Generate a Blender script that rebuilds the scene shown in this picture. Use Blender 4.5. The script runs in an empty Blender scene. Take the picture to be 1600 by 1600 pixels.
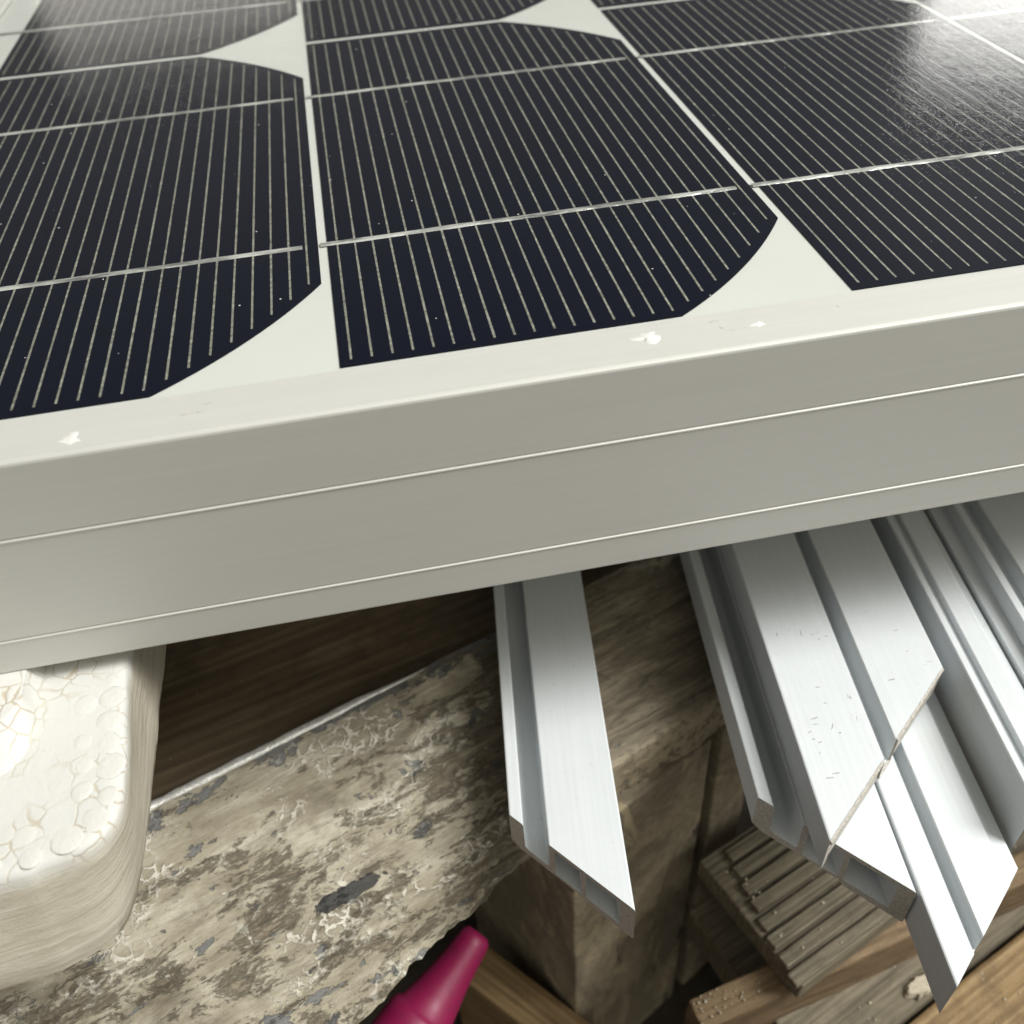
import bpy, bmesh, math, random
from mathutils import Vector, Matrix
from mathutils.geometry import tessellate_polygon
from mathutils import noise as mn

random.seed(7)
S = 0.001                      # everything below is in millimetres
SC = bpy.context.scene
COL = SC.collection

# ---------------------------------------------------------------- camera
cam_d = bpy.data.cameras.new('camera'); cam = bpy.data.objects.new('camera', cam_d); COL.objects.link(cam)
SC.camera = cam
cam_d.sensor_width = 36; cam_d.sensor_fit = 'HORIZONTAL'; cam_d.lens = 1499.04/1600*36
cam_d.clip_start = 0.005; cam_d.clip_end = 50
cr = ((0.98073435, -0.18780776, -0.05374371), (-0.16681817, -0.66203489, -0.73067195), (0.10164565, 0.72556051, -0.6806101))
rx, ry, rz = Vector(cr[0]), Vector(cr[1]), Vector(cr[2])
mw = Matrix((rx, -ry, -rz)).transposed().to_4x4()
mw.translation = Vector((5.597, -98.321, 64.394))*S
cam.matrix_world = mw
cam_d.dof.use_dof = True; cam_d.dof.focus_distance = 0.132; cam_d.dof.aperture_fstop = 28

# ---------------------------------------------------------------- room light
world = bpy.data.worlds.new('World'); SC.world = world; world.use_nodes = True
bg = world.node_tree.nodes['Background']
bg.inputs['Color'].default_value = (1.0, 0.965, 0.89, 1); bg.inputs['Strength'].default_value = 0.16

def area_lamp(name, loc, target, sx, sy, watts, col):
    d = bpy.data.lights.new(name, 'AREA'); d.shape = 'RECTANGLE'; d.size = sx; d.size_y = sy
    d.energy = watts; d.color = col
    o = bpy.data.objects.new(name, d); COL.objects.link(o)
    o.location = loc
    o.rotation_euler = (Vector(target) - Vector(loc)).to_track_quat('-Z', 'Y').to_euler()
    return o
area_lamp('ceiling_lamp', (1.10, -0.40, 1.45), (0.03, -0.02, -0.05), 0.65, 1.0, 50, (1.0, 0.992, 0.955))
area_lamp('front_fill', (0.50, -1.50, 1.35), (0.02, -0.02, -0.05), 1.5, 1.2, 9.5, (1.0, 0.955, 0.80))  # added soft fill behind the camera, lifts front faces and the underside recess
area_lamp('side_window', (1.53, 1.90, 0.52), (0.1, 0.1, 0.0), 0.50, 0.42, 3.4, (1.0, 0.98, 0.94))
area_lamp('back_window', (-0.33, 2.36, 0.47), (0.0, 0.1, 0.0), 0.55, 0.20, .5, (1.0, 0.95, 0.86))

vs = SC.view_settings
vs.view_transform = 'Standard'; vs.look = 'None'; vs.exposure = 0.15; vs.gamma = 1; vs.use_curve_mapping = False

# ---------------------------------------------------------------- material helpers
class N:
    """thin wrapper round a node tree; coordinates come out in millimetres of the object"""
    def __init__(s, name):
        s.m = bpy.data.materials.new(name); s.m.use_nodes = True
        s.t = s.m.node_tree; s.b = s.t.nodes['Principled BSDF']; s.out = s.t.nodes['Material Output']
        s.tc = s.t.nodes.new('ShaderNodeTexCoord')
    def n(s, typ, **kw):
        x = s.t.nodes.new(typ)
        for k, v in kw.items(): setattr(x, k, v)
        return x
    def l(s, a, b): s.t.links.new(a, b)
    def put(s, sock, v):
        if isinstance(v, bpy.types.NodeSocket): s.l(v, sock)
        else: sock.default_value = v
    def co(s, sc=(1, 1, 1), off=(0, 0, 0), rot=(0, 0, 0)):
        mp = s.n('ShaderNodeMapping'); s.l(s.tc.outputs['Object'], mp.inputs['Vector'])
        mp.inputs['Scale'].default_value = tuple(1000*a for a in sc); mp.inputs['Location'].default_value = off
        mp.inputs['Rotation'].default_value = rot
        return mp.outputs['Vector']
    def noise(s, co, scale=1, detail=4, rough=.55, dist=0):
        x = s.n('ShaderNodeTexNoise'); s.l(co, x.inputs['Vector'])
        x.inputs['Scale'].default_value = scale; x.inputs['Detail'].default_value = detail
        x.inputs['Roughness'].default_value = rough; x.inputs['Distortion'].default_value = dist
        return x.outputs['Fac']
    def voro(s, co, scale=1, feature='F1', out='Distance', rnd=1):
        x = s.n('ShaderNodeTexVoronoi', feature=feature); s.l(co, x.inputs['Vector'])
        x.inputs['Scale'].default_value = scale; x.inputs['Randomness'].default_value = rnd
        return x.outputs[out]
    def ramp(s, fac, stops, interp='LINEAR'):
        x = s.n('ShaderNodeValToRGB'); s.l(fac, x.inputs['Fac']); e = x.color_ramp; e.interpolation = interp
        while len(e.elements) < len(stops): e.elements.new(.5)
        for el, (p, c) in zip(e.elements, stops):
            el.position = p; el.color = (c, c, c, 1) if isinstance(c, (int, float)) else (*c, 1)
        return x.outputs['Color']
    def step(s, fac, a, b):
        x = s.n('ShaderNodeMapRange'); s.l(fac, x.inputs['Value']); x.inputs['From Min'].default_value = a; x.inputs['From Max'].default_value = b
        return x.outputs['Result']
    def math(s, op, a, b=0.0):
        x = s.n('ShaderNodeMath', operation=op); s.put(x.inputs[0], a); s.put(x.inputs[1], b); return x.outputs[0]
    def mix(s, fac, a, b, mode='MIX'):
        x = s.n('ShaderNodeMix', data_type='RGBA', blend_type=mode)
        s.put(x.inputs[0], fac)
        for i, v in ((6, a), (7, b)):
            s.put(x.inputs[i], (*v, 1) if isinstance(v, tuple) else v)
        return x.outputs[2]
    def sep(s, co):
        x = s.n('ShaderNodeSeparateXYZ'); s.l(co, x.inputs[0]); return x.outputs
    def bump(s, h, dist=.1, strength=1):
        x = s.n('ShaderNodeBump'); s.l(h, x.inputs['Height']); x.inputs['Distance'].default_value = dist*S
        x.inputs['Strength'].default_value = strength; return x
    def set(s, **kw):
        for k, v in kw.items():
            k = k.replace('_', ' ')
            if isinstance(v, tuple) and len(v) == 3: v = (*v, 1)
            s.put(s.b.inputs[k], v)
        return s.m

MAT = {}
def mat_frame():
    k = N('anodised_frame'); c = k.co()
    streak = k.noise(k.co((.02, 1.4, 1.4)), 1, 5, .6)
    spot = k.noise(c, .25, 4); fine = k.noise(c, 4.5, 3, .7)
    col = k.mix(k.step(streak, .35, .7), (.565, .565, .53), (.59, .59, .555))
    col = k.mix(k.math('MULTIPLY', k.step(spot, .60, .80), .35), col, (.56, .555, .51))
    col = k.mix(k.math('MULTIPLY', k.step(k.noise(c, 6, 2, .6), .45, .7), .10), col, (.38, .375, .34))
    bp = k.bump(k.math('ADD', fine, k.math('MULTIPLY', streak, .3)), .012, .5)
    return k.set(Base_Color=col, Metallic=.15, Roughness=k.ramp(spot, [(.3, .48), (.7, .56)]), Normal=bp.outputs[0])
def mat_profile():
    k = N('brushed_aluminium'); c = k.co()
    streak = k.noise(k.co((1.8, .03, 1.8)), 1, 5, .6)
    scr = k.noise(k.co((.25, .6, .5), rot=(0, 0, .5)), .7, 6, .7, .8)
    spec = k.noise(c, .9, 5, .75)
    col = k.mix(k.step(streak, .35, .7), (.62, .652, .668), (.665, .695, .71))
    col = k.mix(k.math('MULTIPLY', k.step(spec, .63, .68), .55), col, (.36, .36, .34))
    col = k.mix(k.math('MULTIPLY', k.step(scr, .66, .72), .35), col, (.45, .45, .43))
    bp = k.bump(k.math('ADD', k.math('MULTIPLY', streak, .5), k.noise(c, 2.5, 4)), .035, .5)
    return k.set(Base_Color=col, Metallic=.15, Roughness=k.ramp(scr, [(.3, .42), (.7, .55)]), Normal=bp.outputs[0])
def mat_cut():
    k = N('sawn_aluminium'); c = k.co()
    n_ = k.noise(c, 3, 5, .8)
    col = k.mix(k.step(n_, .4, .65), (.40, .375, .33), (.70, .67, .61))
    return k.set(Base_Color=col, Metallic=.3, Roughness=.6, Normal=k.bump(n_, .25, .9).outputs[0])
def mat_backsheet():
    k = N('white_backsheet'); c = k.co()
    return k.set(Base_Color=k.mix(k.noise(c, .1, 3), (.68, .675, .645), (.64, .635, .605)), Roughness=.6)
def mat_cell():
    k = N('silicon_cell'); c = k.co()
    n1 = k.noise(c, .05, 3); n2 = k.noise(c, 3, 3, .7)
    col = k.mix(n1, (.0016, .0034, .012), (.0024, .0042, .013))
    col = k.mix(k.step(n2, .55, .8), col, (.010, .011, .016))
    return k.set(Base_Color=col, Roughness=.45, Specular_IOR_Level=.08)
def mat_finger():
    k = N('printed_silver'); c = k.co()
    n1 = k.noise(c, 1.5, 4, .8)
    return k.set(Base_Color=k.ramp(n1, [(.34, (.11, .108, .09)), (.5, (.24, .235, .20)), (.64, (.40, .39, .335))]), Roughness=.55, Metallic=.1)
def mat_ribbon():
    k = N('tinned_ribbon'); c = k.co()
    n1 = k.noise(k.co((.16, .9, 1)), 1, 3, .6); n2 = k.noise(k.co((.5, 2, 1)), 1.2, 3)
    col = k.ramp(n1, [(.36, (.30, .30, .29)), (.50, (.66, .65, .62)), (.60, (.95, .94, .90))])  # pale stretches in the colour stand in for glints along the ribbon
    return k.set(Base_Color=col, Metallic=.55, Roughness=.36, Normal=k.bump(k.math('ADD', n1, k.math('MULTIPLY', n2, .4)), .5, .8).outputs[0])
def mat_glass():
    k = N('textured_glass'); t = k.t; c = k.co()
    t.nodes.remove(k.b)
    gl = k.n('ShaderNodeBsdfGlossy'); tr = k.n('ShaderNodeBsdfTransparent'); fr = k.n('ShaderNodeFresnel'); mx = k.n('ShaderNodeMixShader')
    gl.inputs['Roughness'].default_value = .045
    tr.inputs['Color'].default_value = (.96, .97, .965, 1)
    fr.inputs['IOR'].default_value = 1.31   # anti-reflective solar glass
    h = k.math('ADD', k.noise(c, 2.4, 1, .5), k.math('MULTIPLY', k.noise(c, .10, 2), 2.0))
    bp = k.bump(h, .024, 1)
    k.l(bp.outputs[0], gl.inputs['Normal'])
    geo = k.n('ShaderNodeNewGeometry')
    fac = k.math('MULTIPLY', fr.outputs[0], k.math('SUBTRACT', 1.0, geo.outputs['Backfacing']))
    k.l(fac, mx.inputs[0]); k.l(tr.outputs[0], mx.inputs[1]); k.l(gl.outputs[0], mx.inputs[2]); k.l(mx.outputs[0], k.out.inputs['Surface'])
    return k.m
def mat_foam():
    k = N('polystyrene_foam'); c = k.co()
    wn = k.n('ShaderNodeTexNoise'); k.l(c, wn.inputs['Vector']); wn.inputs['Scale'].default_value = .35
    vm = k.n('ShaderNodeVectorMath', operation='MULTIPLY_ADD'); k.l(wn.outputs['Color'], vm.inputs[0]); vm.inputs[1].default_value = (1.6, 1.6, 1.6); k.l(c, vm.inputs[2])
    e = k.voro(vm.outputs[0], .36, 'DISTANCE_TO_EDGE', rnd=.85)
    z = k.sep(c)[2]
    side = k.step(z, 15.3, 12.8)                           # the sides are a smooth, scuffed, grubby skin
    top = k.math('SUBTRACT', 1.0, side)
    show = k.math('MULTIPLY', k.step(k.noise(c, .10, 3), .40, .58), top)
    crease = k.math('MULTIPLY', k.step(e, .055, .015), show)
    lay = k.noise(k.co((.07, .07, 1.1), rot=(.10, .06, 0)), 1, 7, .72, .5)
    grime = k.step(k.noise(k.co((.14, .14, .5)), .8, 7, .74), .47, .66)
    col = k.mix(k.math('MULTIPLY', crease, .75), k.mix(k.noise(c, .2, 4), (.61, .61, .58), (.565, .562, .53)), (.42, .35, .24))
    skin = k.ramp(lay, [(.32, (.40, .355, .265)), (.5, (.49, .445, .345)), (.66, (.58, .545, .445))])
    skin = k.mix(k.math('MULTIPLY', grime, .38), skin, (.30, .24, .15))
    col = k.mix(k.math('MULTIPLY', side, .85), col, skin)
    h = k.math('ADD', k.math('MULTIPLY', k.step(e, 0, .08), k.math('MULTIPLY', show, .5)), k.math('MULTIPLY', k.math('MULTIPLY', lay, side), 1.6))
    h = k.math('ADD', h, k.math('MULTIPLY', k.noise(c, 1.4, 5, .65), .35))
    return k.set(Base_Color=col, Roughness=k.mix(side, (.6, .6, .6), (.36, .36, .36)), Normal=k.bump(h, .20, .8).outputs[0])
def mat_bead():
    k = N('foam_bead'); c = k.co()
    return k.set(Base_Color=k.mix(k.noise(c, .6, 3), (.64, .638, .60), (.60, .595, .555)), Roughness=.5, Normal=k.bump(k.noise(c, 1.6, 4), .12, .6).outputs[0])
def mat_painted_plank():
    k = N('peeling_painted_wood'); c = k.co(); X, Y, Z = k.sep(c)
    wn = k.n('ShaderNodeTexNoise'); k.l(c, wn.inputs['Vector']); wn.inputs['Scale'].default_value = .6; wn.inputs['Detail'].default_value = 5
    vm = k.n('ShaderNodeVectorMath', operation='MULTIPLY_ADD'); k.l(wn.outputs['Color'], vm.inputs[0]); vm.inputs[1].default_value = (2.6, 1.8, 1.8); k.l(c, vm.inputs[2])
    wc = vm.outputs[0]
    grain = k.noise(k.co((.05, .50, .50)), 1, 8, .72, .3)
    fine = k.noise(k.co((.22, 1.5, 1.5)), 1, 7, .75, .2)
    wood = k.ramp(grain, [(.32, (.085, .068, .044)), (.47, (.175, .145, .10)), (.60, (.27, .23, .162)), (.74, (.38, .335, .25))])
    wood = k.mix(k.math('MULTIPLY', k.step(fine, .50, .62), .5), wood, (.052, .041, .026))
    # what is left of the beige coat
    coatn = k.noise(k.co((.085, .20, .20), (2.5, 0, 0)), 1, 10, .80, .3)
    bias = k.math('MULTIPLY', k.step(X, -10, 28), .17)
    coat = k.step(k.math('ADD', k.math('SUBTRACT', coatn, bias), k.math('MULTIPLY', k.step(Y, 0, 8), .07)), .405, .475)
    beige = k.ramp(k.noise(k.co((.06, .16, .16), (0, 4, 0)), 1, 8, .72, .2), [(.34, (.23, .198, .140)), (.5, (.355, .318, .24)), (.64, (.49, .455, .36))])
    beige = k.mix(k.math('MULTIPLY', k.step(fine, .49, .66), .5), beige, (.19, .158, .108))
    col = k.mix(coat, wood, beige)
    grime = k.step(k.noise(k.co((.035, .07, .07), (4, 1, 6)), 1, 8, .74, .3), .50, .66)
    col = k.mix(k.math('MULTIPLY', grime, .72), col, (.080, .062, .038))
    # freshly broken front arris, right of the painted stretch
    brk = k.math('MULTIPLY', k.math('MULTIPLY', k.step(Z, 11.2, 10.2), k.step(X, 16, 24)), k.step(k.noise(c, .45, 6, .7), .40, .50))
    col = k.mix(k.math('MULTIPLY', brk, .75), col, (.46, .39, .27))
    flake = k.step(k.noise(k.co((.30, .55, .55), (6, 2, 2)), 1, 5, .72, .3), .635, .665)
    col = k.mix(k.math('MULTIPLY', flake, k.math('MULTIPLY', .6, k.step(X, 34, 16))), col, (.66, .625, .52))
    chip = k.noise(k.co((.16, .30, .30), (3, 9, 1)), 1, 6, .62, .3)
    nearback = k.math('MULTIPLY', k.step(Y, 9.5, 15), .20)
    front = k.math('MULTIPLY', k.step(Y, -19, -26), .09)
    chipm = k.math('MULTIPLY', k.step(k.math('ADD', k.math('ADD', chip, nearback), front), .635, .655), k.step(X, 40, 26))
    ex = k.math('DIVIDE', k.math('ADD', X, 21.5), 6.2); ey = k.math('DIVIDE', k.math('ADD', Y, 14.6), 1.35)
    ell = k.math('ADD', k.math('MULTIPLY', ex, ex), k.math('MULTIPLY', ey, ey))
    big = k.step(k.math('ADD', ell, k.math('MULTIPLY', k.math('SUBTRACT', k.noise(c, .45, 5, .65), .5), 2.8)), 1.06, .96)
    col = k.mix(k.math('MAXIMUM', chipm, big), col, k.mix(big, (.155, .153, .145), (.050, .048, .044)))
    ce = k.voro(wc, .46, 'DISTANCE_TO_EDGE')
    cm = k.step(k.noise(k.co((.05, .085, .085), (7.6, 3, 0)), 1, 4, .6), .535, .59)
    crack = k.math('MULTIPLY', k.math('MULTIPLY', k.step(ce, .14, .07), cm), k.step(k.noise(c, .5, 4, .7), .42, .50))
    crack = k.math('MULTIPLY', crack, k.step(X, 30, 16))
    crack = k.math('MULTIPLY', crack, k.math('SUBTRACT', 1.0, big))
    col = k.mix(k.math('MULTIPLY', crack, .8), col, (.66, .63, .54))
    h = k.math('ADD', k.math('MULTIPLY', coat, .8), k.math('MULTIPLY', grain, .9))
    h = k.math('ADD', h, k.math('ADD', k.math('MULTIPLY', crack, .8), k.math('MULTIPLY', k.math('MAXIMUM', chipm, big), -.9)))
    h = k.math('ADD', h, k.math('ADD', k.math('MULTIPLY', fine, .9), k.math('MULTIPLY', flake, .6)))
    return k.set(Base_Color=col, Roughness=k.mix(chipm, (.62, .62, .62), (.38, .38, .38)), Normal=k.bump(h, .30, .9).outputs[0])
def mat_wood(name, dark, mid, light, gscale=(.03, .6, .6), dirt=.5, rough=.75, bump=.4):
    k = N(name); c = k.co()
    g = k.noise(k.co(gscale), 1, 7, .66, .8)
    g2 = k.noise(k.co(tuple(a*3 for a in gscale)), 1, 4, .6)
    ring = k.n('ShaderNodeTexWave', wave_type='BANDS', bands_direction='Y'); k.l(k.co((gscale[0]*.9, gscale[1]*.9, gscale[2]*.9)), ring.inputs['Vector'])
    ring.inputs['Scale'].default_value = .35; ring.inputs['Distortion'].default_value = 5; ring.inputs['Detail'].default_value = 4
    gg = k.math('ADD', k.math('MULTIPLY', g, .90), k.math('MULTIPLY', ring.outputs['Fac'], .10))
    col = k.ramp(gg, [(.28, dark), (.50, mid), (.72, light)])
    col = k.mix(k.math('MULTIPLY', k.step(g2, .54, .70), .5), col, dark)
    spot = k.noise(c, .09, 6, .72)
    col = k.mix(k.math('MULTIPLY', k.step(spot, .50, .68), dirt), col, tuple(a*.45 for a in dark))
    col = k.mix(k.math('MULTIPLY', k.step(k.noise(c, 1.0, 3, .6), .70, .74), .6), col, (.42, .38, .30))
    h = k.math('ADD', gg, k.math('MULTIPLY', k.noise(c, 1.2, 5, .7), .5))
    return k.set(Base_Color=col, Roughness=rough, Normal=k.bump(h, bump, .9).outputs[0])
def mat_stained_block():
    k = N('stained_board'); c = k.co(); X, Y, Z = k.sep(c)
    fine = k.noise(c, .55, 7, .72); big = k.noise(k.co((.06, .06, .03)), 1, 4, .6, 1.2)
    col = k.ramp(fine, [(.3, (.23, .19, .13)), (.5, (.34, .285, .20)), (.7, (.44, .38, .275))])
    stain = k.step(big, .45, .56)
    col = k.mix(k.math('MULTIPLY', stain, .45), col, (.08, .065, .045))
    pale = k.step(k.noise(k.co((.10, .10, .05), (5, 2, 8)), 1, 5, .62, 1.4), .58, .64)
    col = k.mix(k.math('MULTIPLY', pale, .7), col, (.46, .39, .25))
    drip = k.step(k.noise(k.co((.22, .22, .03), (1, 7, 3)), 1, 4, .6, .8), .645, .665)
    col = k.mix(k.math('MULTIPLY', drip, .8), col, (.05, .048, .042))
    return k.set(Base_Color=col, Roughness=.8, Normal=k.bump(fine, .25, .7).outputs[0])
def mat_plastic():
    k = N('magenta_plastic'); c = k.co()
    n_ = k.noise(c, .4, 4)
    return k.set(Base_Color=k.mix(k.step(n_, .5, .75), (.24, .008, .062), (.19, .008, .052)), Roughness=k.ramp(n_, [(.3, .42), (.7, .56)]),
                 Normal=k.bump(k.noise(c, .9, 4), .08, .4).outputs[0])
def mat_simple(name, a, b, rough=.7, sc=1.0, metal=0, bump=.1):
    k = N(name); n_ = k.noise(k.co(), sc, 5, .65)
    return k.set(Base_Color=k.mix(k.step(n_, .35, .65), a, b), Roughness=rough, Metallic=metal, Normal=k.bump(n_, bump, .8).outputs[0])

M = dict(frame=mat_frame(), prof=mat_profile(), cut=mat_cut(), back=mat_backsheet(), cell=mat_cell(), finger=mat_finger(), ribbon=mat_ribbon(),
         glass=mat_glass(), foam=mat_foam(), bead=mat_bead(), plank=mat_painted_plank(), block=mat_stained_block(), pink=mat_plastic(),
         brown=mat_wood('dark_brown_wood', (.075, .053, .029), (.155, .114, .066), (.24, .185, .115), (.02, .35, .35), .5),
         grey=mat_wood('weathered_wood', (.070, .057, .037), (.150, .127, .085), (.24, .208, .148), (.03, .7, .7), .40),
         gold=mat_wood('golden_wood', (.12, .075, .030), (.25, .165, .075), (.37, .265, .14), (.02, .55, .55), .45),
         orange=mat_wood('reddish_wood', (.095, .060, .030), (.185, .125, .066), (.28, .20, .12), (.03, .6, .6), .5),
         strip=mat_simple('bare_metal_edge', (.50, .50, .48), (.72, .71, .68), .38, 1.2, .4, .2),
         splat=mat_simple('white_filler', (.66, .65, .62), (.74, .73, .71), .5, 2),
         dirt=mat_simple('dried_grime', (.40, .39, .36), (.56, .55, .52), .7, 2),
         scuff=mat_simple('scuff_mark', (.20, .19, .17), (.42, .41, .39), .7, 3),
         crumb=mat_simple('sawdust_crumb', (.34, .30, .22), (.52, .47, .37), .9, 1.5),
         floor=mat_simple('dusty_floor', (.030, .024, .017), (.055, .045, .032), .9, .15, 0, .5))

# ---------------------------------------------------------------- mesh helpers
def link(name, verts, faces, mats, parent=None, smooth=False, mi=None, loc=(0, 0, 0), rotz=0.0, auto=None):
    me = bpy.data.meshes.new(name)
    me.from_pydata([(x*S, y*S, z*S) for x, y, z in verts], [], faces)
    bm = bmesh.new(); bm.from_mesh(me); bmesh.ops.recalc_face_normals(bm, faces=bm.faces); bm.to_mesh(me); bm.free()
    for m in (mats if isinstance(mats, (list, tuple)) else [mats]): me.materials.append(m)
    if mi:
        for p_, i in zip(me.polygons, mi): p_.material_index = i
    if smooth:
        for p_ in me.polygons: p_.use_smooth = True
    o = bpy.data.objects.new(name, me); COL.objects.link(o)
    o.location = Vector(loc)*S; o.rotation_euler = (0, 0, rotz)
    if parent: o.parent = parent
    if auto is not None and smooth:
        for e in me.edges: pass
        me.set_sharp_from_angle(angle=math.radians(auto))
    return o
def empty(name, loc=(0, 0, 0), rotz=0.0):
    o = bpy.data.objects.new(name, None); COL.objects.link(o); o.empty_display_size = .01
    o.location = Vector(loc)*S; o.rotation_euler = (0, 0, rotz); return o
def tag(o, label=None, cat=None, group=None, kind=None):
    if label: o['label'] = label
    if cat: o['category'] = cat
    if group: o['group'] = group
    if kind: o['kind'] = kind
    return o
def prism(loops, f0, f1, nseg=1, cap_mat=0):
    """loops: outline then holes, in (a, b). f0/f1(a, b) -> 3D points at each end"""
    V, F, MI = [], [], []
    tess = tessellate_polygon([[Vector((a, b, 0)) for a, b in lp] for lp in loops])
    flat = [q for lp in loops for q in lp]; n = len(flat)
    for s in range(nseg+1):
        t = s/nseg
        for a, b in flat:
            p0, p1 = Vector(f0(a, b)), Vector(f1(a, b)); V.append(tuple(p0.lerp(p1, t)))
    for s in range(nseg):
        k = 0
        for lp in loops:
            m = len(lp)
            for i in range(m):
                j = (i+1) % m
                F.append((s*n+k+i, s*n+k+j, (s+1)*n+k+j, (s+1)*n+k+i)); MI.append(0)
            k += m
    for tri in tess:
        F.append(tuple(tri)); MI.append(cap_mat)
        F.append(tuple(nseg*n+i for i in reversed(tri))); MI.append(cap_mat)
    return V, F, MI
def box(x0, x1, y0, y1, z0, z1, ch=.0):
    if ch <= 0:
        V = [(x, y, z) for x in (x0, x1) for y in (y0, y1) for z in (z0, z1)]
        return V, [(0, 1, 3, 2), (4, 6, 7, 5), (0, 4, 5, 1), (2, 3, 7, 6), (0, 2, 6, 4), (1, 5, 7, 3)]
    bm = bmesh.new(); bmesh.ops.create_cube(bm, size=1)
    for v in bm.verts: v.co = Vector((x0+(v.co.x+.5)*(x1-x0), y0+(v.co.y+.5)*(y1-y0), z0+(v.co.z+.5)*(z1-z0)))
    bmesh.ops.bevel(bm, geom=bm.edges[:], offset=ch, segments=2, affect='EDGES', profile=.5)
    V = [tuple(v.co) for v in bm.verts]; F = [tuple(v.index for v in f.verts) for f in bm.faces]; bm.free(); return V, F
def rough_box(x0, x1, y0, y1, z0, z1, step=2.5, amp=.35, ch=.7, seed=0, xcut=0):
    """a sawn timber: gridded, edges worn, faces uneven (all real relief)"""
    bm = bmesh.new(); bmesh.ops.create_cube(bm, size=1)
    for v in bm.verts: v.co = Vector((x0+(v.co.x+.5)*(x1-x0), y0+(v.co.y+.5)*(y1-y0), z0+(v.co.z+.5)*(z1-z0)))
    bmesh.ops.bevel(bm, geom=bm.edges[:], offset=ch, segments=2, affect='EDGES', profile=.5)
    for ax, lo, hi in ((0, x0, x1), (1, y0, y1), (2, z0, z1)):
        k = max(1, int((hi-lo)/(step*(2 if ax == 0 else 1))))
        for i in range(1, k):
            co = [0, 0, 0]; co[ax] = lo+(hi-lo)*i/k; no = [0, 0, 0]; no[ax] = 1
            bmesh.ops.bisect_plane(bm, geom=bm.verts[:]+bm.edges[:]+bm.faces[:], plane_co=co, plane_no=no)
    for v in bm.verts:
        p = v.co; q = Vector((p.x*.035+seed*7, p.y*.22, p.z*.22))
        d = Vector((mn.noise(q), mn.noise(q+Vector((9, 3, 5))), mn.noise(q+Vector((2, 8, 1)))))
        q2 = Vector((p.x*.25+seed, p.y*.5, p.z*.5))
        d2 = Vector((mn.noise(q2), mn.noise(q2+Vector((4, 4, 4))), mn.noise(q2+Vector((7, 1, 3)))))
        v.co = p+d*amp+d2*amp*.5
    V = [tuple(v.co) for v in bm.verts]; F = [tuple(v.index for v in f.verts) for f in bm.faces]; bm.free(); return V, F

# ================================================================ SETTING
V, F = box(-420, 420, -330, 420, -240, -225)
tag(link('floor', V, F, M['floor']), 'dark dusty floor far below the stacked boards', kind='structure')

# ================================================================ SOLAR PANEL
P = 64.785; W = 63.45; LC = 125.0; GAPY = 2.0
X0, X1 = -80.0, 3*P+15.0            # outer edges
Y0, Y1 = -10.53, 2*LC+GAPY+10.5
panel = tag(empty('solar_panel', ((X0+X1)/2, (Y0+Y1)/2, -31.1)), 'silver framed solar panel with dark striped cells lying flat on white foam', 'solar panel')
PO = Vector(((X0+X1)/2, (Y0+Y1)/2, -31.1))
def pchild(name, V, F, m, parent=panel, **kw):
    off = PO
    o = link(name, [(x-off.x, y-off.y, z-off.z) for x, y, z in V], F, m, parent, **kw); return o
H = 32.61; T = 1.5; g1, g2 = 10.81, 26.96
def groove(d): return [(.0, T-d+.36), (.18, T-d+.24), (.12, T-d+.16), (-.07, T-d+.0), (-.10, T-d-.16), (0, T-d-.42)]
# outline: a = distance inwards from the outer face, b = height
outl = [(7.9, T), (7.9, .78), (2.6, .78), (2.6, -.4), (13.5, -.4), (13.5, -1.6), (1.6, -1.6), (1.6, T-H+1.5), (18.5, T-H+1.5), (18.5, T-H), (.35, T-H), (.1, T-H+.1), (0, T-H+.35)]
outl += list(reversed(groove(g2))) + list(reversed(groove(g1))) + [(0, T-.55), (.08, T-.28), (.27, T-.08), (.55, T), (7.65, T)]
rails = (('front_rail', lambda a, b: (X0+a, Y0+a, b), lambda a, b: (X1-a, Y0+a, b)),
         ('back_rail', lambda a, b: (X0+a, Y1-a, b), lambda a, b: (X1-a, Y1-a, b)),
         ('side_rail', lambda a, b: (X0+a, Y0+a, b), lambda a, b: (X0+a, Y1-a, b)),
         ('side_rail', lambda a, b: (X1-a, Y0+a, b), lambda a, b: (X1-a, Y1-a, b)))
front_rail = None
for nm, f0, f1 in rails:
    V, F, MI = prism([outl], f0, f1)
    o = pchild(nm, V, F, M['frame'])
    if nm == 'front_rail': front_rail = o
IN = 3.0
V, F = box(X0+IN, X1-IN, Y0+IN, Y1-IN, -.3, 0); pchild('backsheet', V, F, M['back'])
V, F = box(X0+IN, X1-IN, Y0+IN, Y1-IN, .42, .70); pchild('glass', V, F, M['glass'])
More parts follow.
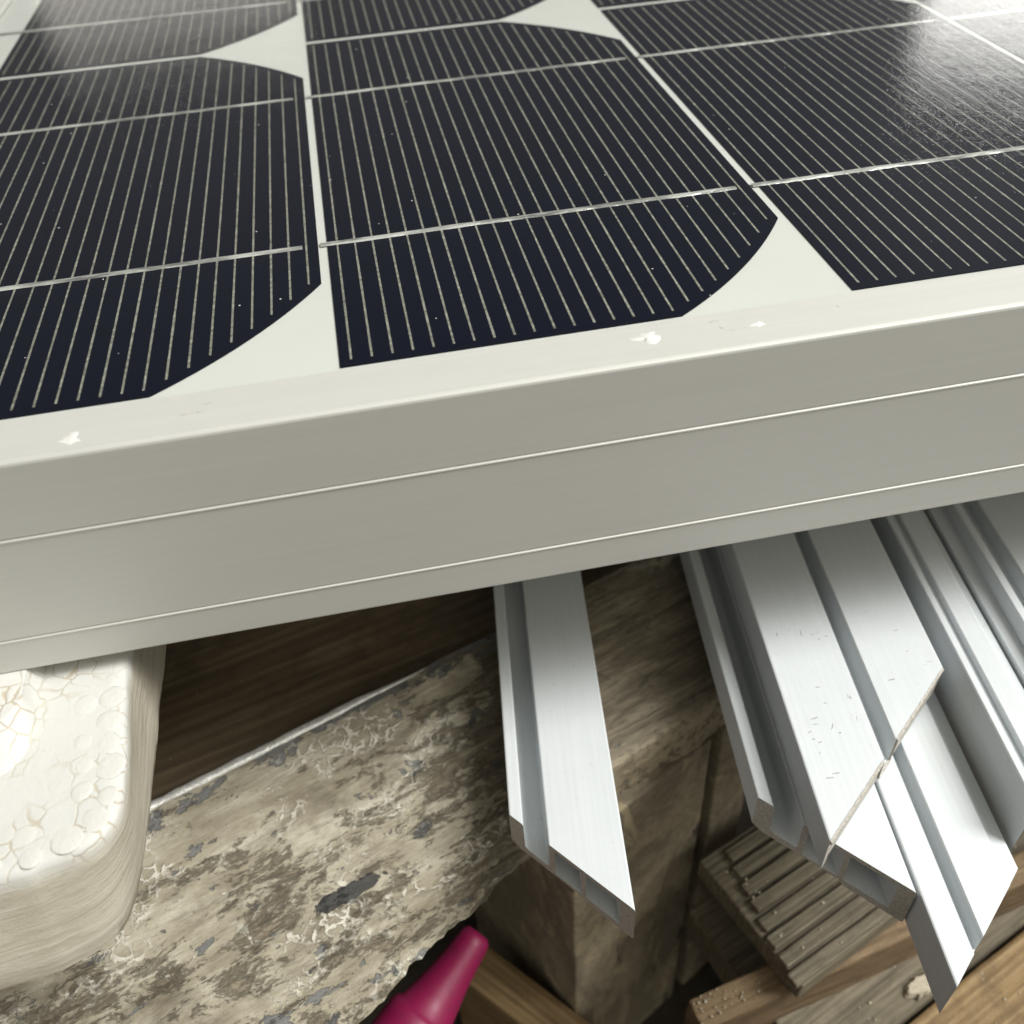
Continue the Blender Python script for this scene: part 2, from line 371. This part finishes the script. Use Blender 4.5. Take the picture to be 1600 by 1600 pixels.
# one cell: square with its two right-hand corners cut by the ingot's round
cxr, cyr, R = W-62.5, 62.5, 75.0
ol = [(0, 0)]
a0 = math.atan2(-62.5, 41.46); a1 = math.atan2(-41.46, 62.5)
for i in range(15):
    a = a0+(a1-a0)*i/14; ol.append((min(W, cxr+R*math.cos(a)), max(0, cyr+R*math.sin(a))))
ol += [(x, LC-y) for x, y in reversed(ol)]
V, F, MI = prism([ol], lambda a, b: (a, b, .06), lambda a, b: (a, b, .20))
cell_me = link('cell', V, F, M['cell'])
V, F = [], []
def quad(x0, x1, y0, y1, z):
    k = len(V); V.extend([(x0, y0, z), (x1, y0, z), (x1, y1, z), (x0, y1, z)]); F.append((k, k+1, k+2, k+3))
for i in range(25):
    x = 1.42+i*2.515; lo, hi = 1.35, LC-1.35
    dx = x-cxr
    yy = math.sqrt(max(0, (R-1.4)**2-dx*dx)) if dx > 0 else 99
    lo = max(lo, cyr-yy); hi = min(hi, cyr+yy)
    n_ = 24
    for s in range(n_):
        ya, yb = lo+(hi-lo)*s/n_, lo+(hi-lo)*(s+1)/n_
        w = .145+.035*mn.noise(Vector((i*3.1, s*.9, 0)))
        for dxx in (0,):
            quad(x-w, x+w, ya, yb, .225)
k0 = len(V)
fing_me = link('finger_grid', V, F, M['finger'])
def ribbon_mesh(xs, xe, seed):
    V, F = [], []; n_ = 40
    for s in range(n_+1):
        x = xs+(xe-xs)*s/n_; c_ = .10*mn.noise(Vector((x*.08+seed, 1, 2))); w = .62+.10*mn.noise(Vector((x*.3+seed, 5, 2)))
        z = .33+.03*mn.noise(Vector((x*.25, seed, 3)))
        V += [(x, c_-w, .225), (x, c_-w*.5, z), (x, c_+w*.5, z), (x, c_+w, .225)]
        if s:
            k = s*4
            for j in range(3): F.append((k-4+j, k-3+j, k+1+j, k+j))
    return link('busbar', V, F, M['ribbon'], smooth=True)
rib_me = ribbon_mesh(-1.0, W-2.2, 3); rib_first = ribbon_mesh(-6.0, W-2.2, 11)
B1, B2 = 32.0, 92.8
first = True
for row in range(2):
    for c_ in range(-1, 3):
        o = cell_me if first else cell_me.copy()
        if not first: COL.objects.link(o)
        o.parent = panel; o.location = (Vector((c_*P, row*(LC+GAPY), 0))-PO)*S
        g = fing_me if first else fing_me.copy()
        if not first: COL.objects.link(g)
        g.parent = o; g.location = (0, 0, 0)
        for b in (B1, B2):
            src = rib_first if c_ == -1 else rib_me
            r = bpy.data.objects.new('busbar', src.data); COL.objects.link(r); r.parent = o; r.location = (0, b*S, 0)
        first = False
for s in (rib_me, rib_first): bpy.data.objects.remove(s)
# dried filler splats and grime on the lip
def blob(cx, cy, z, rx_, ry_, h, seed, spikes=.35):
    V, F = [(cx, cy, z+h)], []; n_ = 22
    for ring, (fr, hh) in enumerate(((.45, .75), (1, .0))):
        for i in range(n_):
            a = i/n_*math.tau; rr = 1+spikes*mn.noise(Vector((math.cos(a)*1.6+seed, math.sin(a)*1.6, seed)))*2
            V.append((cx+rx_*rr*fr*math.cos(a), cy+ry_*rr*fr*math.sin(a), z+h*hh))
    for i in range(n_):
        j = (i+1) % n_; F.append((0, 1+i, 1+j)); F.append((1+i, 1+n_+i, 1+n_+j, 1+j))
    return V, F
for i, (x, y, a, b, h, m) in enumerate(((-29.7, -8.0, 1.15, 1.0, .25, 'splat'), (36.1, -5.6, 1.5, 1.0, .5, 'splat'), (49.6, -6.2, .9, .6, .35, 'splat'), (60.2, -5.2, .28, .25, .1, 'dirt'),
                                        (44.8, -4.3, .8, .3, .03, 'dirt'), (46.4, -6.6, 1.3, .22, .03, 'dirt'), (45.2, -5.6, .25, .9, .02, 'dirt'), (-15.2, -5.2, 1.2, .3, .02, 'dirt'), (-16.6, -6.6, 1.6, .35, .02, 'dirt'))):
    V, F = blob(x, y, T+.004, a*.85, b*.8, h*.5, i*3.7+1, .6)
    pchild('filler_splat' if m == 'splat' else 'grime_mark', V, F, M[m], parent=front_rail, smooth=True)

# ================================================================ FOAM BLOCK
def smooth_poly(pts, n_):
    out = []; L = [0]
    for a, b in zip(pts, pts[1:]): L.append(L[-1]+math.hypot(b[0]-a[0], b[1]-a[1]))
    for i in range(n_):
        d = L[-1]*i/(n_-1)
        for k in range(len(pts)-1):
            if d <= L[k+1]+1e-9:
                t = (d-L[k])/max(1e-9, L[k+1]-L[k]); p0 = pts[max(k-1, 0)]; p1 = pts[k]; p2 = pts[k+1]; p3 = pts[min(k+2, len(pts)-1)]
                out.append(tuple(.5*(2*p1[q]+(p2[q]-p0[q])*t+(2*p0[q]-5*p1[q]+4*p2[q]-p3[q])*t*t+(3*p1[q]-p0[q]-3*p2[q]+p3[q])*t**3) for q in (0, 1)))
                break
    return out
topc = [(-35.6, 60), (-35.4, 20), (-35.0, -9.1), (-34.4, -16.6), (-33.4, -28.5), (-34.2, -33.0), (-36.6, -35.8), (-41.7, -37.2), (-47, -38), (-75, -40), (-130, -42)]
botc = [(-35.2, 60), (-35.1, 20), (-35.0, -5.4), (-35.1, -16.2), (-35.2, -27.1), (-35.8, -34.7), (-37.6, -39.2), (-42.5, -41.8), (-49, -42.9), (-76, -45), (-130, -47)]
NT = 180
tp, bt = smooth_poly(topc, NT), smooth_poly(botc, NT)
foam = tag(empty('foam_block', (-80, 10, -50)), 'chunky white polystyrene foam block under the left end of the panel', 'foam block')
FO = (-80, 10, -50)
def nrm(pl, i):
    a, b = pl[max(0, i-1)], pl[min(len(pl)-1, i+1)]; dx, dy = b[0]-a[0], b[1]-a[1]; l = math.hypot(dx, dy) or 1
    return (-dy/l, dx/l)      # outward (right/front) for this winding
rings = []
prof = [(-2.2, .0, 0), (-.9, -.12, 0), (-.3, -.45, 0), (0, -1.1, 0), (0, 0, .12), (0, 0, .3), (0, 0, .5), (0, 0, .7), (0, 0, .88), (-.5, -.7, 1), (-2, -1.5, 1)]
for off, dz, t in prof:
    ring = []
    for i in range(NT):
        q = (tp[i][0]+(bt[i][0]-tp[i][0])*t, tp[i][1]+(bt[i][1]-tp[i][1])*t); n_ = nrm(tp, i)
        z = -34+dz if t == 0 else (-35.3-(13.7)*t+dz)
        lump = .22*mn.noise(Vector((q[0]*.12, q[1]*.12, z*.12)))+.10*mn.noise(Vector((q[0]*.6, q[1]*.6, z*.6)))
        ring.append((q[0]-n_[0]*(off+lump), q[1]-n_[1]*(off+lump), z+lump*(.5 if t == 0 and off > -3 else .15)))
    rings.append(ring)
# make sure 'outward' really points away from the block's centre
if (rings[4][60][0]-rings[0][60][0])*1 < 0:
    for r_i, (off, dz, t) in enumerate(prof):
        for i in range(NT):
            q = (tp[i][0]+(bt[i][0]-tp[i][0])*t, tp[i][1]+(bt[i][1]-tp[i][1])*t); n_ = nrm(tp, i)
            z = rings[r_i][i][2]; lump = .22*mn.noise(Vector((q[0]*.12, q[1]*.12, z*.12)))+.10*mn.noise(Vector((q[0]*.6, q[1]*.6, z*.6)))
            rings[r_i][i] = (q[0]+n_[0]*(off+lump), q[1]+n_[1]*(off+lump), z)
V, F = [], []
for r in rings: V += [(x-FO[0], y-FO[1], z-FO[2]) for x, y, z in r]
for r in range(len(rings)-1):
    for i in range(NT-1): F.append((r*NT+i, r*NT+i+1, (r+1)*NT+i+1, (r+1)*NT+i))
for base, z in ((0, -34), ((len(rings)-1)*NT, -50.5)):
    k = len(V); V += [(-130-FO[0], 60-FO[1], z-FO[2])]
    F.append(tuple(list(range(base, base+NT))+[k]) if base == 0 else tuple(reversed(list(range(base, base+NT))+[k])))
fb = link('body', V, F, M['foam'], foam, smooth=True, auto=50)
fb.location = (0, 0, 0)
# raised round boss that carries the panel
bt_ = [(-46.4, 60), (-46.4, 20), (-46.6, -11), (-46.3, -15.0), (-47.0, -17.2), (-48.6, -18.4), (-52, -19.2), (-60, -19.6), (-130, -20)]
bb_ = [(-45.2, 60), (-45.3, 20), (-45.5, -9), (-45.1, -17.6), (-45.9, -22.0), (-48.2, -24.4), (-52, -25.6), (-60, -26.2), (-130, -27)]
t_, b_ = smooth_poly(bt_, 90), smooth_poly(bb_, 90); V, F = [], []
for t, z in ((-.25, -31.13), (0, -31.2), (.12, -31.7), (.4, -32.5), (.75, -33.4), (1, -34.15), (1.05, -35)):
    for i in range(90):
        l_ = .22*mn.noise(Vector((t_[i][0]*.5, t_[i][1]*.5, t)))
        V.append((t_[i][0]+(b_[i][0]-t_[i][0])*t+l_-FO[0], t_[i][1]+(b_[i][1]-t_[i][1])*t+l_-FO[1], z-FO[2]))
for r in range(6):
    for i in range(89): F.append((r*90+i, r*90+i+1, (r+1)*90+i+1, (r+1)*90+i))
k = len(V); V.append((-130-FO[0], 60-FO[1], -31.13-FO[2])); F.append(tuple(list(range(90))+[k]))
link('raised_boss', V, F, M['foam'], foam, smooth=True, auto=50)
# loose beads showing along the broken top edge
bm = bmesh.new(); bmesh.ops.create_icosphere(bm, subdivisions=3, radius=1)
IV = [v.co.copy() for v in bm.verts]; IF = [tuple(v.index for v in f.verts) for f in bm.faces]; bm.free()
placed = []
spots = []
for i in range(60, NT-30):
    n_ = nrm(tp, i)
    for dep in (1.7, 4.6):
        spots.append((i, dep, n_))
sgn = 1
ctr = Vector((-50, -25))
for i, dep, n_ in spots:
    if dep > 4 and random.random() < .55: continue
    q = Vector(tp[i]); nn = Vector(n_)
    if (ctr-q).dot(nn) < 0: nn = -nn
    c_ = q+nn*(dep+random.uniform(-.3, .5)); r_ = random.uniform(1.25, 2.0)
    if c_.y > -15 or c_.x < -62: continue
    if any((c_-a).length < (r_+b)*.93 for a, b in placed): continue
    placed.append((c_, r_))
    ph = random.random()*9
    V = [(c_.x+v.x*r_*(1+.10*mn.noise(v*1.3+Vector((ph, 0, 0)))), c_.y+v.y*r_*(1+.10*mn.noise(v*1.3+Vector((0, ph, 0)))), -34.06+v.z*.14+random.uniform(-.01, .01)) for v in IV]
    o = link('bead', [(x-FO[0], y-FO[1], z-FO[2]) for x, y, z in V], IF, M['bead'], foam, smooth=True)
# timber under the foam, behind the plank
V, F = rough_box(-60, 40, -22, 22, -107, 67, 8, .3, 1, 5)
tag(link('support_block', V, F, M['grey'], loc=(-95, 38, -118)), 'weathered wooden block hidden under the white foam', 'wood block')

# ================================================================ ALUMINIUM PROFILES
TH = math.atan(.125)          # all lie nearly square to the panel; local x = across, local y = along (away from the camera)
D_ = Vector((math.sin(TH), math.cos(TH), 0)); U_ = Vector((math.cos(TH), -math.sin(TH), 0))
def profile(name, loops, u0, ztop, miter, back, label, group, burr=False, tilt=0.0):
    """loops in (u, w): u across from the left edge, w down from the top. miter(u) -> v of the front end at that u"""
    base = empty(name, tuple(U_*u0+Vector((0, 0, ztop))), -TH)
    tag(base, label, 'aluminium profile', group)
    V, F, MI = prism(loops, lambda a, b: (a, miter(a)+b*.0, b), lambda a, b: (a, back, b), nseg=6, cap_mat=1)
    link('extrusion', V, F, [M['prof'], M['cut']], base, mi=MI)
    return base
def rr(x0, x1, y0, y1, r=.25):      # rounded rectangle, counter-clockwise
    return [(x0+r, y0), (x1-r, y0), (x1-r*.3, y0+r*.3), (x1, y0+r), (x1, y1-r), (x1-r*.3, y1-r*.3), (x1-r, y1), (x0+r, y1), (x0+r*.3, y1-r*.3), (x0, y1-r), (x0, y0+r), (x0+r*.3, y0+r*.3)]
def slot_section(wd, strip=2.1, slot=5.6, h=9.4, floor=7.0, r=.25):
    out = [(r, 0), (strip-r, 0), (strip-.05, -r), (strip, -floor+.5), (strip+.6, -floor), (slot-.3, -floor), (slot, -floor+.3), (slot, -r), (slot+r*.3, -r*.3), (slot+r, 0),
           (wd-r, 0), (wd-r*.3, -r*.3), (wd, -r), (wd, -h+r), (wd-r, -h), (wd*.62, -h), (wd*.60, -h+.9), (1.2, -h+.9), (0, -floor-.6), (0, -r), (r*.3, -r*.3)]
    hz = -h+1.5
    m = slot+(wd-slot)*.42
    h1 = [(slot+.8, -1.0), (m-.3, -1.0), (m-.3, hz), (slot+.8, hz)]
    h2 = [(m+.3, -1.0), (wd-1.8, -1.0), (wd-1.8, hz), (m+.3, hz)]
    return [out, h1, h2]
def face_section(wd, ga, gb, gd, h, r=.3, ledge=None, wall=1.1):
    out = [(r, 0), (ga-.2, 0), (ga, -.2), (ga+.1, -gd), (gb-.1, -gd), (gb, -.2), (gb+.2, 0), (wd-r, 0), (wd-r*.3, -r*.3), (wd, -r)]
    if ledge: out += [(wd+.05, -1.0), (wd+ledge, -2.0), (wd+ledge, -3.0), (wd, -2.9)]
    out += [(wd, -h+r), (wd-r, -h), (wd-wall, -h), (wd-wall, -gd-1.2), (wall, -gd-1.2), (wall, -h), (r, -h), (0, -h+r), (0, -r), (r*.3, -r*.3)]
    return [out]
GA = 'mitre-cut aluminium profiles under the panel'
profile('aluminium_profile', slot_section(16.9), 15.0, -70, lambda u: -20.2-.985*u, 120,
        'lone slotted aluminium profile ending in a sharp mitre over the peeling plank', GA)
profile('aluminium_profile', slot_section(18.3), 53.4, -70.15, lambda u: -20.9-.925*u, 120,
        'slotted aluminium profile lying underneath the wide grooved one, mitred end open', GA)
pb = profile('aluminium_profile', face_section(26.9, 12.0, 14.6, 5.0, 8.0), 59.3, -62, lambda u: -33.3+1.03*u, 120,
        'wide grooved aluminium profile on top of the stack with ragged diagonal saw cut', GA)
profile('aluminium_profile', face_section(13.0, 4.1, 6.0, 3.6, 9.4, ledge=3.0), 72.1, -70.1, lambda u: -50.7+1.0*u, 120,
        'narrow grooved aluminium profile reaching furthest forward to a bright pointed tip', GA)
e_sec = [(.2, 0), (1.1, 0), (1.25, -.15), (1.3, -1.2), (2.5, -1.2), (2.55, -.15), (2.75, 0), (6.0, 0), (6.3, -.2), (6.6, -4.0), (10.0, -4.3), (10.0, -5.6), (7.0, -5.4), (7.0, -17.5), (5.6, -17.5), (5.6, -3.2), (1.3, -3.2), (1.3, -17.5), (0, -17.5), (0, -.2)]
profile('aluminium_profile', [e_sec], 89.3, -62, lambda u: -31+1.0*u, 120,
        'tall aluminium profile with twin thin ribs between the grooved stack and right edge', GA)
f_sec = [(0, -3.4), (2.4, -3.0), (2.6, -.2), (2.8, 0), (4.0, 0), (4.2, -.2), (4.3, -3.2), (7.2, -3.2), (7.3, -.2), (7.5, 0), (19, 0), (19.2, -.2), (19.2, -17.5), (17.8, -17.5), (17.8, -4.6), (1.4, -4.6), (1.4, -17.5), (0, -17.5)]
profile('aluminium_profile', [f_sec], 100.0, -62, lambda u: -28+1.0*u, 120,
        'rightmost aluminium profile with deep dark slot, cropped by the right edge', GA)
# torn burr along the saw cut of the wide profile
V, F = [], []; n_ = 90
for i in range(n_+1):
    u = .1+26.6*i/n_; v = -33.3+1.03*u
    if 11.8 < u < 14.8: z0 = -4.9
    else: z0 = .02
    w1 = .22+.30*abs(mn.noise(Vector((u*1.7, 3, 1))))+random.uniform(0, .12); up = .16*mn.noise(Vector((u*2.3, 8, 1)))+.05
    V += [(u+.1, v+.15, z0-.25), (u, v+.05, z0+max(.01, up)), (u+w1*.5, v-w1*.7, z0-.15+up), (u+w1*.5, v-w1*.6, z0-.9-.4*abs(mn.noise(Vector((u*1.3, 1, 7)))))]
    if i:
        k = i*4
        for j in range(3): F.append((k-4+j, k-3+j, k+1+j, k+j))
        F.append((k-1, k-4, k, k+3))
link('burr', V, F, M['cut'], pb)

# scuffs and transferred dirt on the wide profile
for i in range(26):
    u = random.choice((random.uniform(1.5, 11), random.uniform(1.5, 11), random.uniform(16, 25))); v = random.uniform(-30+1.03*u, 6)
    L_, a_ = random.uniform(.25, 1.3), random.choice((random.gauss(.2, .25), random.gauss(1.4, .3))); w_ = random.uniform(.04, .12)
    V, F = [], []
    for q in range(6):
        t = q/5; wob = .12*mn.noise(Vector((i*5.1, t*3, 2))); ww = w_*(.4+.6*math.sin(math.pi*t))*(1+.5*mn.noise(Vector((t*7, i*3.3, 1))))
        x, y = u+L_*t*math.cos(a_)-wob*math.sin(a_), v+L_*t*math.sin(a_)+wob*math.cos(a_)
        V += [(x-ww*math.sin(a_), y+ww*math.cos(a_), .004), (x+ww*math.sin(a_), y-ww*math.cos(a_), .004)]
        if q: F.append((2*q-2, 2*q-1, 2*q+1, 2*q))
    link('scuff', V, F, M['scuff'], pb)

# ================================================================ WEATHERED PLANK
PA = math.radians(20.5)
plank = tag(empty('weathered_plank', (0, 0, -97), PA), 'long weathered plank with peeling beige paint running under the profiles', 'plank')
def lerp_tab(tab, x):
    if x <= tab[0][0]: return tab[0][1]
    for (a, b), (c_, d) in zip(tab, tab[1:]):
        if x <= c_: return b+(d-b)*(x-a)/(c_-a)
    return tab[-1][1]
bot_tab = [(-140, -47), (-60, -36.5), (-25, -28.6), (-17, -25.5), (2, -21.8), (11, -20.6), (30, -18.8), (57, -18.4), (140, -18.2)]
rid_tab = [(-140, -20.5), (-50, -19.6), (-17, -18.2), (10, -20.0), (30, -18.8), (56, -17.4), (140, -17)]
NX = 240; V, F = [], []
for i in range(NX+1):
    x = -140+280*i/NX
    yr = lerp_tab(rid_tab, x)+.5*mn.noise(Vector((x*.35, 0, 4)))+.35*mn.noise(Vector((x*1.1, 0, 4)))
    yb = lerp_tab(bot_tab, x)+.9*mn.noise(Vector((x*.12, 5, 4)))+.6*mn.noise(Vector((x*.5, 5, 4)))+.3*mn.noise(Vector((x*1.6, 5, 4)))
    ybk = 15.5+.35*mn.noise(Vector((x*.1, 9, 4)))
    pts = []
    for j in range(25):
        t = j/24; y = ybk+(yr-ybk)*t; z = -80-6*t
        h = .30*mn.noise(Vector((x*.06, y*.5, 1)))+.18*mn.noise(Vector((x*.3, y*1.3, 2)))
        if j in (0, 24): h -= .5
        pts.append((x, y, z+h))
    for j in range(1, 12):
        t = j/11; y = yr+(yb-yr)*t; z = -86.5-10.0*t
        h = .55*mn.noise(Vector((x*.10, z*.7, 7)))+.30*mn.noise(Vector((x*.5, z*1.2, 8)))
        pts.append((x, y-h, z))
    pts += [(x, yb+3, -97), (x, ybk-.3, -97), (x, ybk, -88)]
    m_ = len(pts); V += [(a, b, c_+97) for a, b, c_ in pts]
    if i:
        for j in range(m_):
            k = (j+1) % m_; F.append(((i-1)*m_+j, (i-1)*m_+k, i*m_+k, i*m_+j))
F.append(tuple(range(m_))); F.append(tuple(reversed(range(NX*m_, NX*m_+m_))))
link('board', V, F, M['plank'], plank, smooth=True, auto=55)
# bare metal strip along the back edge
V, F = [], []; n_ = 90
for i in range(n_+1):
    x = -75+85*i/n_; w = (.95+.25*mn.noise(Vector((x*.3, 2, 2))))*min(1, (10.5-x)/22+.12); c_ = 15.3+.25*mn.noise(Vector((x*.1, 9, 4)))
    for j in range(7):
        a = math.pi*(j/6)*1.0
        V.append((x, c_-w*math.cos(a)-.1, 17-.55+.75*w*math.sin(a)+.1*mn.noise(Vector((x*.9, j, 5)))))
    if i:
        k = i*7
        for j in range(6): F.append((k-7+j, k-6+j, k+1+j, k+j))
link('metal_edge', V, F, M['strip'], plank, smooth=True)

# brown board in the shade behind the plank
V, F = rough_box(-95, 75, -34, 34, -6, 6, 4, .5, 1, 2)
tag(link('brown_board', V, F, M['brown'], loc=(-18, 48, -99), rotz=math.radians(16)), 'dark brown board in deep shade behind the peeling plank', 'board')
V, F = rough_box(-12, 12, -9, 9, -87, 46, 4, .4, 1, 3)
tag(link('dark_timber', V, F, M['brown'], loc=(33, 54, -138), rotz=math.radians(16)), 'short dark timber standing in shade below the panel edge', 'timber')

# ================================================================ BLOCKS UNDER THE PLANK
BA = math.radians(27)
V, F = rough_box(0, 35.6, 0, 44, -40, 87.5, 5, .25, .5, 9)
tag(link('stained_block', V, F, M['block'], loc=(23.8, -15.5, -185), rotz=BA), 'stained tan upright block below the lone profile tip', 'block')
V, F = rough_box(0, 11.5, 0, 44, -40, 87.5, 5, .2, .5, 4)
tag(link('upright_lath', V, F, M['block'], loc=(23.8+39.3*math.cos(BA), -15.5+39.3*math.sin(BA), -185), rotz=BA), 'narrow upright lath beside the stained block across a black gap', 'lath')
V, F = rough_box(-22, 18, -5, 5, -40, 9, 3, .3, .5, 6)
tag(link('wood_offcut', V, F, M['gold'], loc=(14, -12, -185), rotz=math.radians(-48)), 'pale upright wood offcut between the magenta bottle and the stained block', 'offcut')

# ================================================================ BOTTOM RIGHT TIMBER
# grooved decking offcut
deck = tag(empty('decking_offcut', (0, 0, -134), PA), 'grey grooved decking offcut under the mitred profile ends', 'decking')
V, F = rough_box(46, 150, -56, -26, 0, 6.4, 4, .25, .5, 8)
link('board_body', V, F, M['grey'], deck)
for i in range(8):
    y = -54.6+i*3.65
    V, F = rough_box(45.2-.9*random.random()+i*.9, 150, y-1.35, y+1.35, 6.2, 7.7+.4*random.random(), 1.5, .22, .35, 20+i)
    link('ridge', V, F, M['grey'], deck)
GAx = math.radians(10.2)
V, F = rough_box(0, 150, 0, 6.2, -16, 0, 3, .35, .6, 12)
beam = tag(link('edge_beam', V, F, M['orange'], loc=(43.5, -37.8, -134.6), rotz=GAx), 'reddish brown wooden beam with grey top edge below the profile tip', 'beam')
hb = math.radians(20.5)
def at_local(x, y, z, a): return (x*math.cos(a)-y*math.sin(a), x*math.sin(a)+y*math.cos(a), z)
V, F = rough_box(-50, 140, -14, 0, -12, 0, 3, .35, .8, 14)
tag(link('golden_plank', V, F, M['gold'], loc=at_local(70, -69, -146, hb), rotz=hb), 'golden grained plank in the bottom right corner', 'plank')
V, F = rough_box(-25, 140, 0, 42, -12, 0, 3, .35, .8, 15)
tag(link('dusty_board', V, F, M['grey'], loc=at_local(70, -68.2, -149, hb), rotz=hb), 'dusty brown board between the beam and the golden plank', 'board')
for nm, x, y, z, lx, lab in (('bearer', 60, -64, -173, 130, 'hidden timber bearer on the floor under the golden plank'),):
    V, F = rough_box(0, lx, 0, 36, -52, 11.6, 8, .3, .8, 16)
    tag(link(nm, V, F, M['grey'], loc=at_local(x, y, z, hb), rotz=hb), lab, 'bearer')

# sawdust and crumbs lying on the timber
def crumbs(name, spots, label, rad=(.25, .8)):
    V, F = [], []
    for (cx, cy, cz) in spots:
        r_ = random.uniform(*rad); ph = random.random()*50; k = len(V)
        for v in CV: 
            s_ = r_*(1+.5*mn.noise(v*1.5+Vector((ph, 0, 0))))
            V.append((cx+v.x*s_, cy+v.y*s_, cz+v.z*s_*.7))
        F += [tuple(a+k for a in f) for f in CF]
    o = link(name, V, F, M['crumb']); return tag(o, label, kind='stuff')
bm = bmesh.new(); bmesh.ops.create_icosphere(bm, subdivisions=1, radius=1)
CV = [v.co.copy() for v in bm.verts]; CF = [tuple(v.index for v in f.verts) for f in bm.faces]; bm.free()
sp = []
for _ in range(34):                                     # on the beam's left end
    t = abs(random.gauss(0, 7)); sp.append(tuple(Vector((43.5, -37.8, -134.2))+Vector((math.cos(GAx), math.sin(GAx), 0))*t+Vector((-math.sin(GAx), math.cos(GAx), 0))*random.uniform(.6, 5.6)))
for _ in range(50):
    x, y = random.uniform(48, 90), random.uniform(-55, -30); sp.append(at_local(x, y, -134+8.0, PA))
for _ in range(80):
    x, y = random.uniform(60, 120), random.uniform(-66, -30); sp.append(at_local(x, y, -148.8, hb))
for _ in range(40):
    x, y = random.uniform(50, 120), random.uniform(-82, -70); sp.append(at_local(x, y, -145.8, hb))
crumbs('sawdust', sp, 'pale sawdust crumbs scattered over the timber at lower right', (.05, .34))
# the larger pale wood chip beside the tip
V, F = [], []; n_ = 26
for i in range(n_):
    a = i/n_*math.tau; rr_ = 1+.6*mn.noise(Vector((math.cos(a)*2.2, math.sin(a)*2.2, 4)))
    V += [(4.4*rr_*math.cos(a), 1.9*rr_*math.sin(a), 0), (3.7*rr_*math.cos(a), 1.5*rr_*math.sin(a), 1.2+.5*mn.noise(Vector((a*3, 1, 1))))]
for i in range(n_):
    j = (i+1) % n_; F.append((2*i, 2*j, 2*j+1, 2*i+1))
F.append(tuple(2*i+1 for i in range(n_))); F.append(tuple(2*i for i in reversed(range(n_))))
tag(link('wood_chip', V, F, M['crumb'], loc=(93.5, -34.5, -148.7), rotz=.3), 'ragged pale wood chip lying beside the pointed profile tip', 'wood chip')

# ================================================================ MAGENTA BOTTLE
ax = Vector((.72, .61, .31)).normalized()
base_p = Vector((4.6, -15.2, -123.5))-ax*75.3
lathe_pts = [(0, 0), (11, .2), (13, 1.5), (13.5, 4), (13.5, 34), (13.2, 38), (12.0, 42), (10.0, 45.5), (8.2, 48), (7.6, 49), (7.4, 50), (7.1, 55), (6.8, 57.2), (6.2, 57.9), (5.6, 58.4), (4.9, 62), (4.1, 66), (3.6, 70), (3.3, 73), (3.0, 74.4), (2.2, 75.2), (0, 75.3)]
bott = empty('plastic_bottle', tuple(base_p)); tag(bott, 'magenta plastic squeeze bottle with tapering nozzle, blurred in shade', 'bottle')
bott.rotation_mode = 'QUATERNION'; bott.rotation_quaternion = ax.to_track_quat('Z', 'Y')
def lathe(pts, n_=48):
    V, F = [], []
    for r_, h in pts:
        for i in range(n_): V.append((r_*math.cos(i/n_*math.tau), r_*math.sin(i/n_*math.tau), h))
    for k in range(len(pts)-1):
        for i in range(n_): F.append((k*n_+i, k*n_+(i+1) % n_, (k+1)*n_+(i+1) % n_, (k+1)*n_+i))
    return V, F
V, F = lathe(lathe_pts[:10]+[(0, 49.05)]); link('bottle_body', V, F, M['pink'], bott, smooth=True, auto=60)
V, F = lathe([(0, 48.7), (7.5, 48.8)]+lathe_pts[9:]); link('nozzle', V, F, M['pink'], bott, smooth=True, auto=60)

V, F = rough_box(-20, 20, -14, 14, -40, 22, 6, .3, .8, 31)
tag(link('bottle_rest', V, F, M['grey'], loc=(-38, -50, -185), rotz=.7), 'short timber out of sight under the magenta bottle', 'wood block')
# dust on the glass
V, F = [], []
for _ in range(160):
    cx, cy = random.uniform(-70, 180), random.uniform(.5, 170); r_ = random.uniform(.04, .13); k = len(V); sx = random.uniform(.6, 1.8)
    for v in CV: V.append((cx+v.x*r_*sx-PO.x, cy+v.y*r_-PO.y, .73+v.z*r_*.3-PO.z))
    F += [tuple(a+k for a in f) for f in CF]
o = link('dust', V, F, M['splat'], panel); o['kind'] = 'stuff'
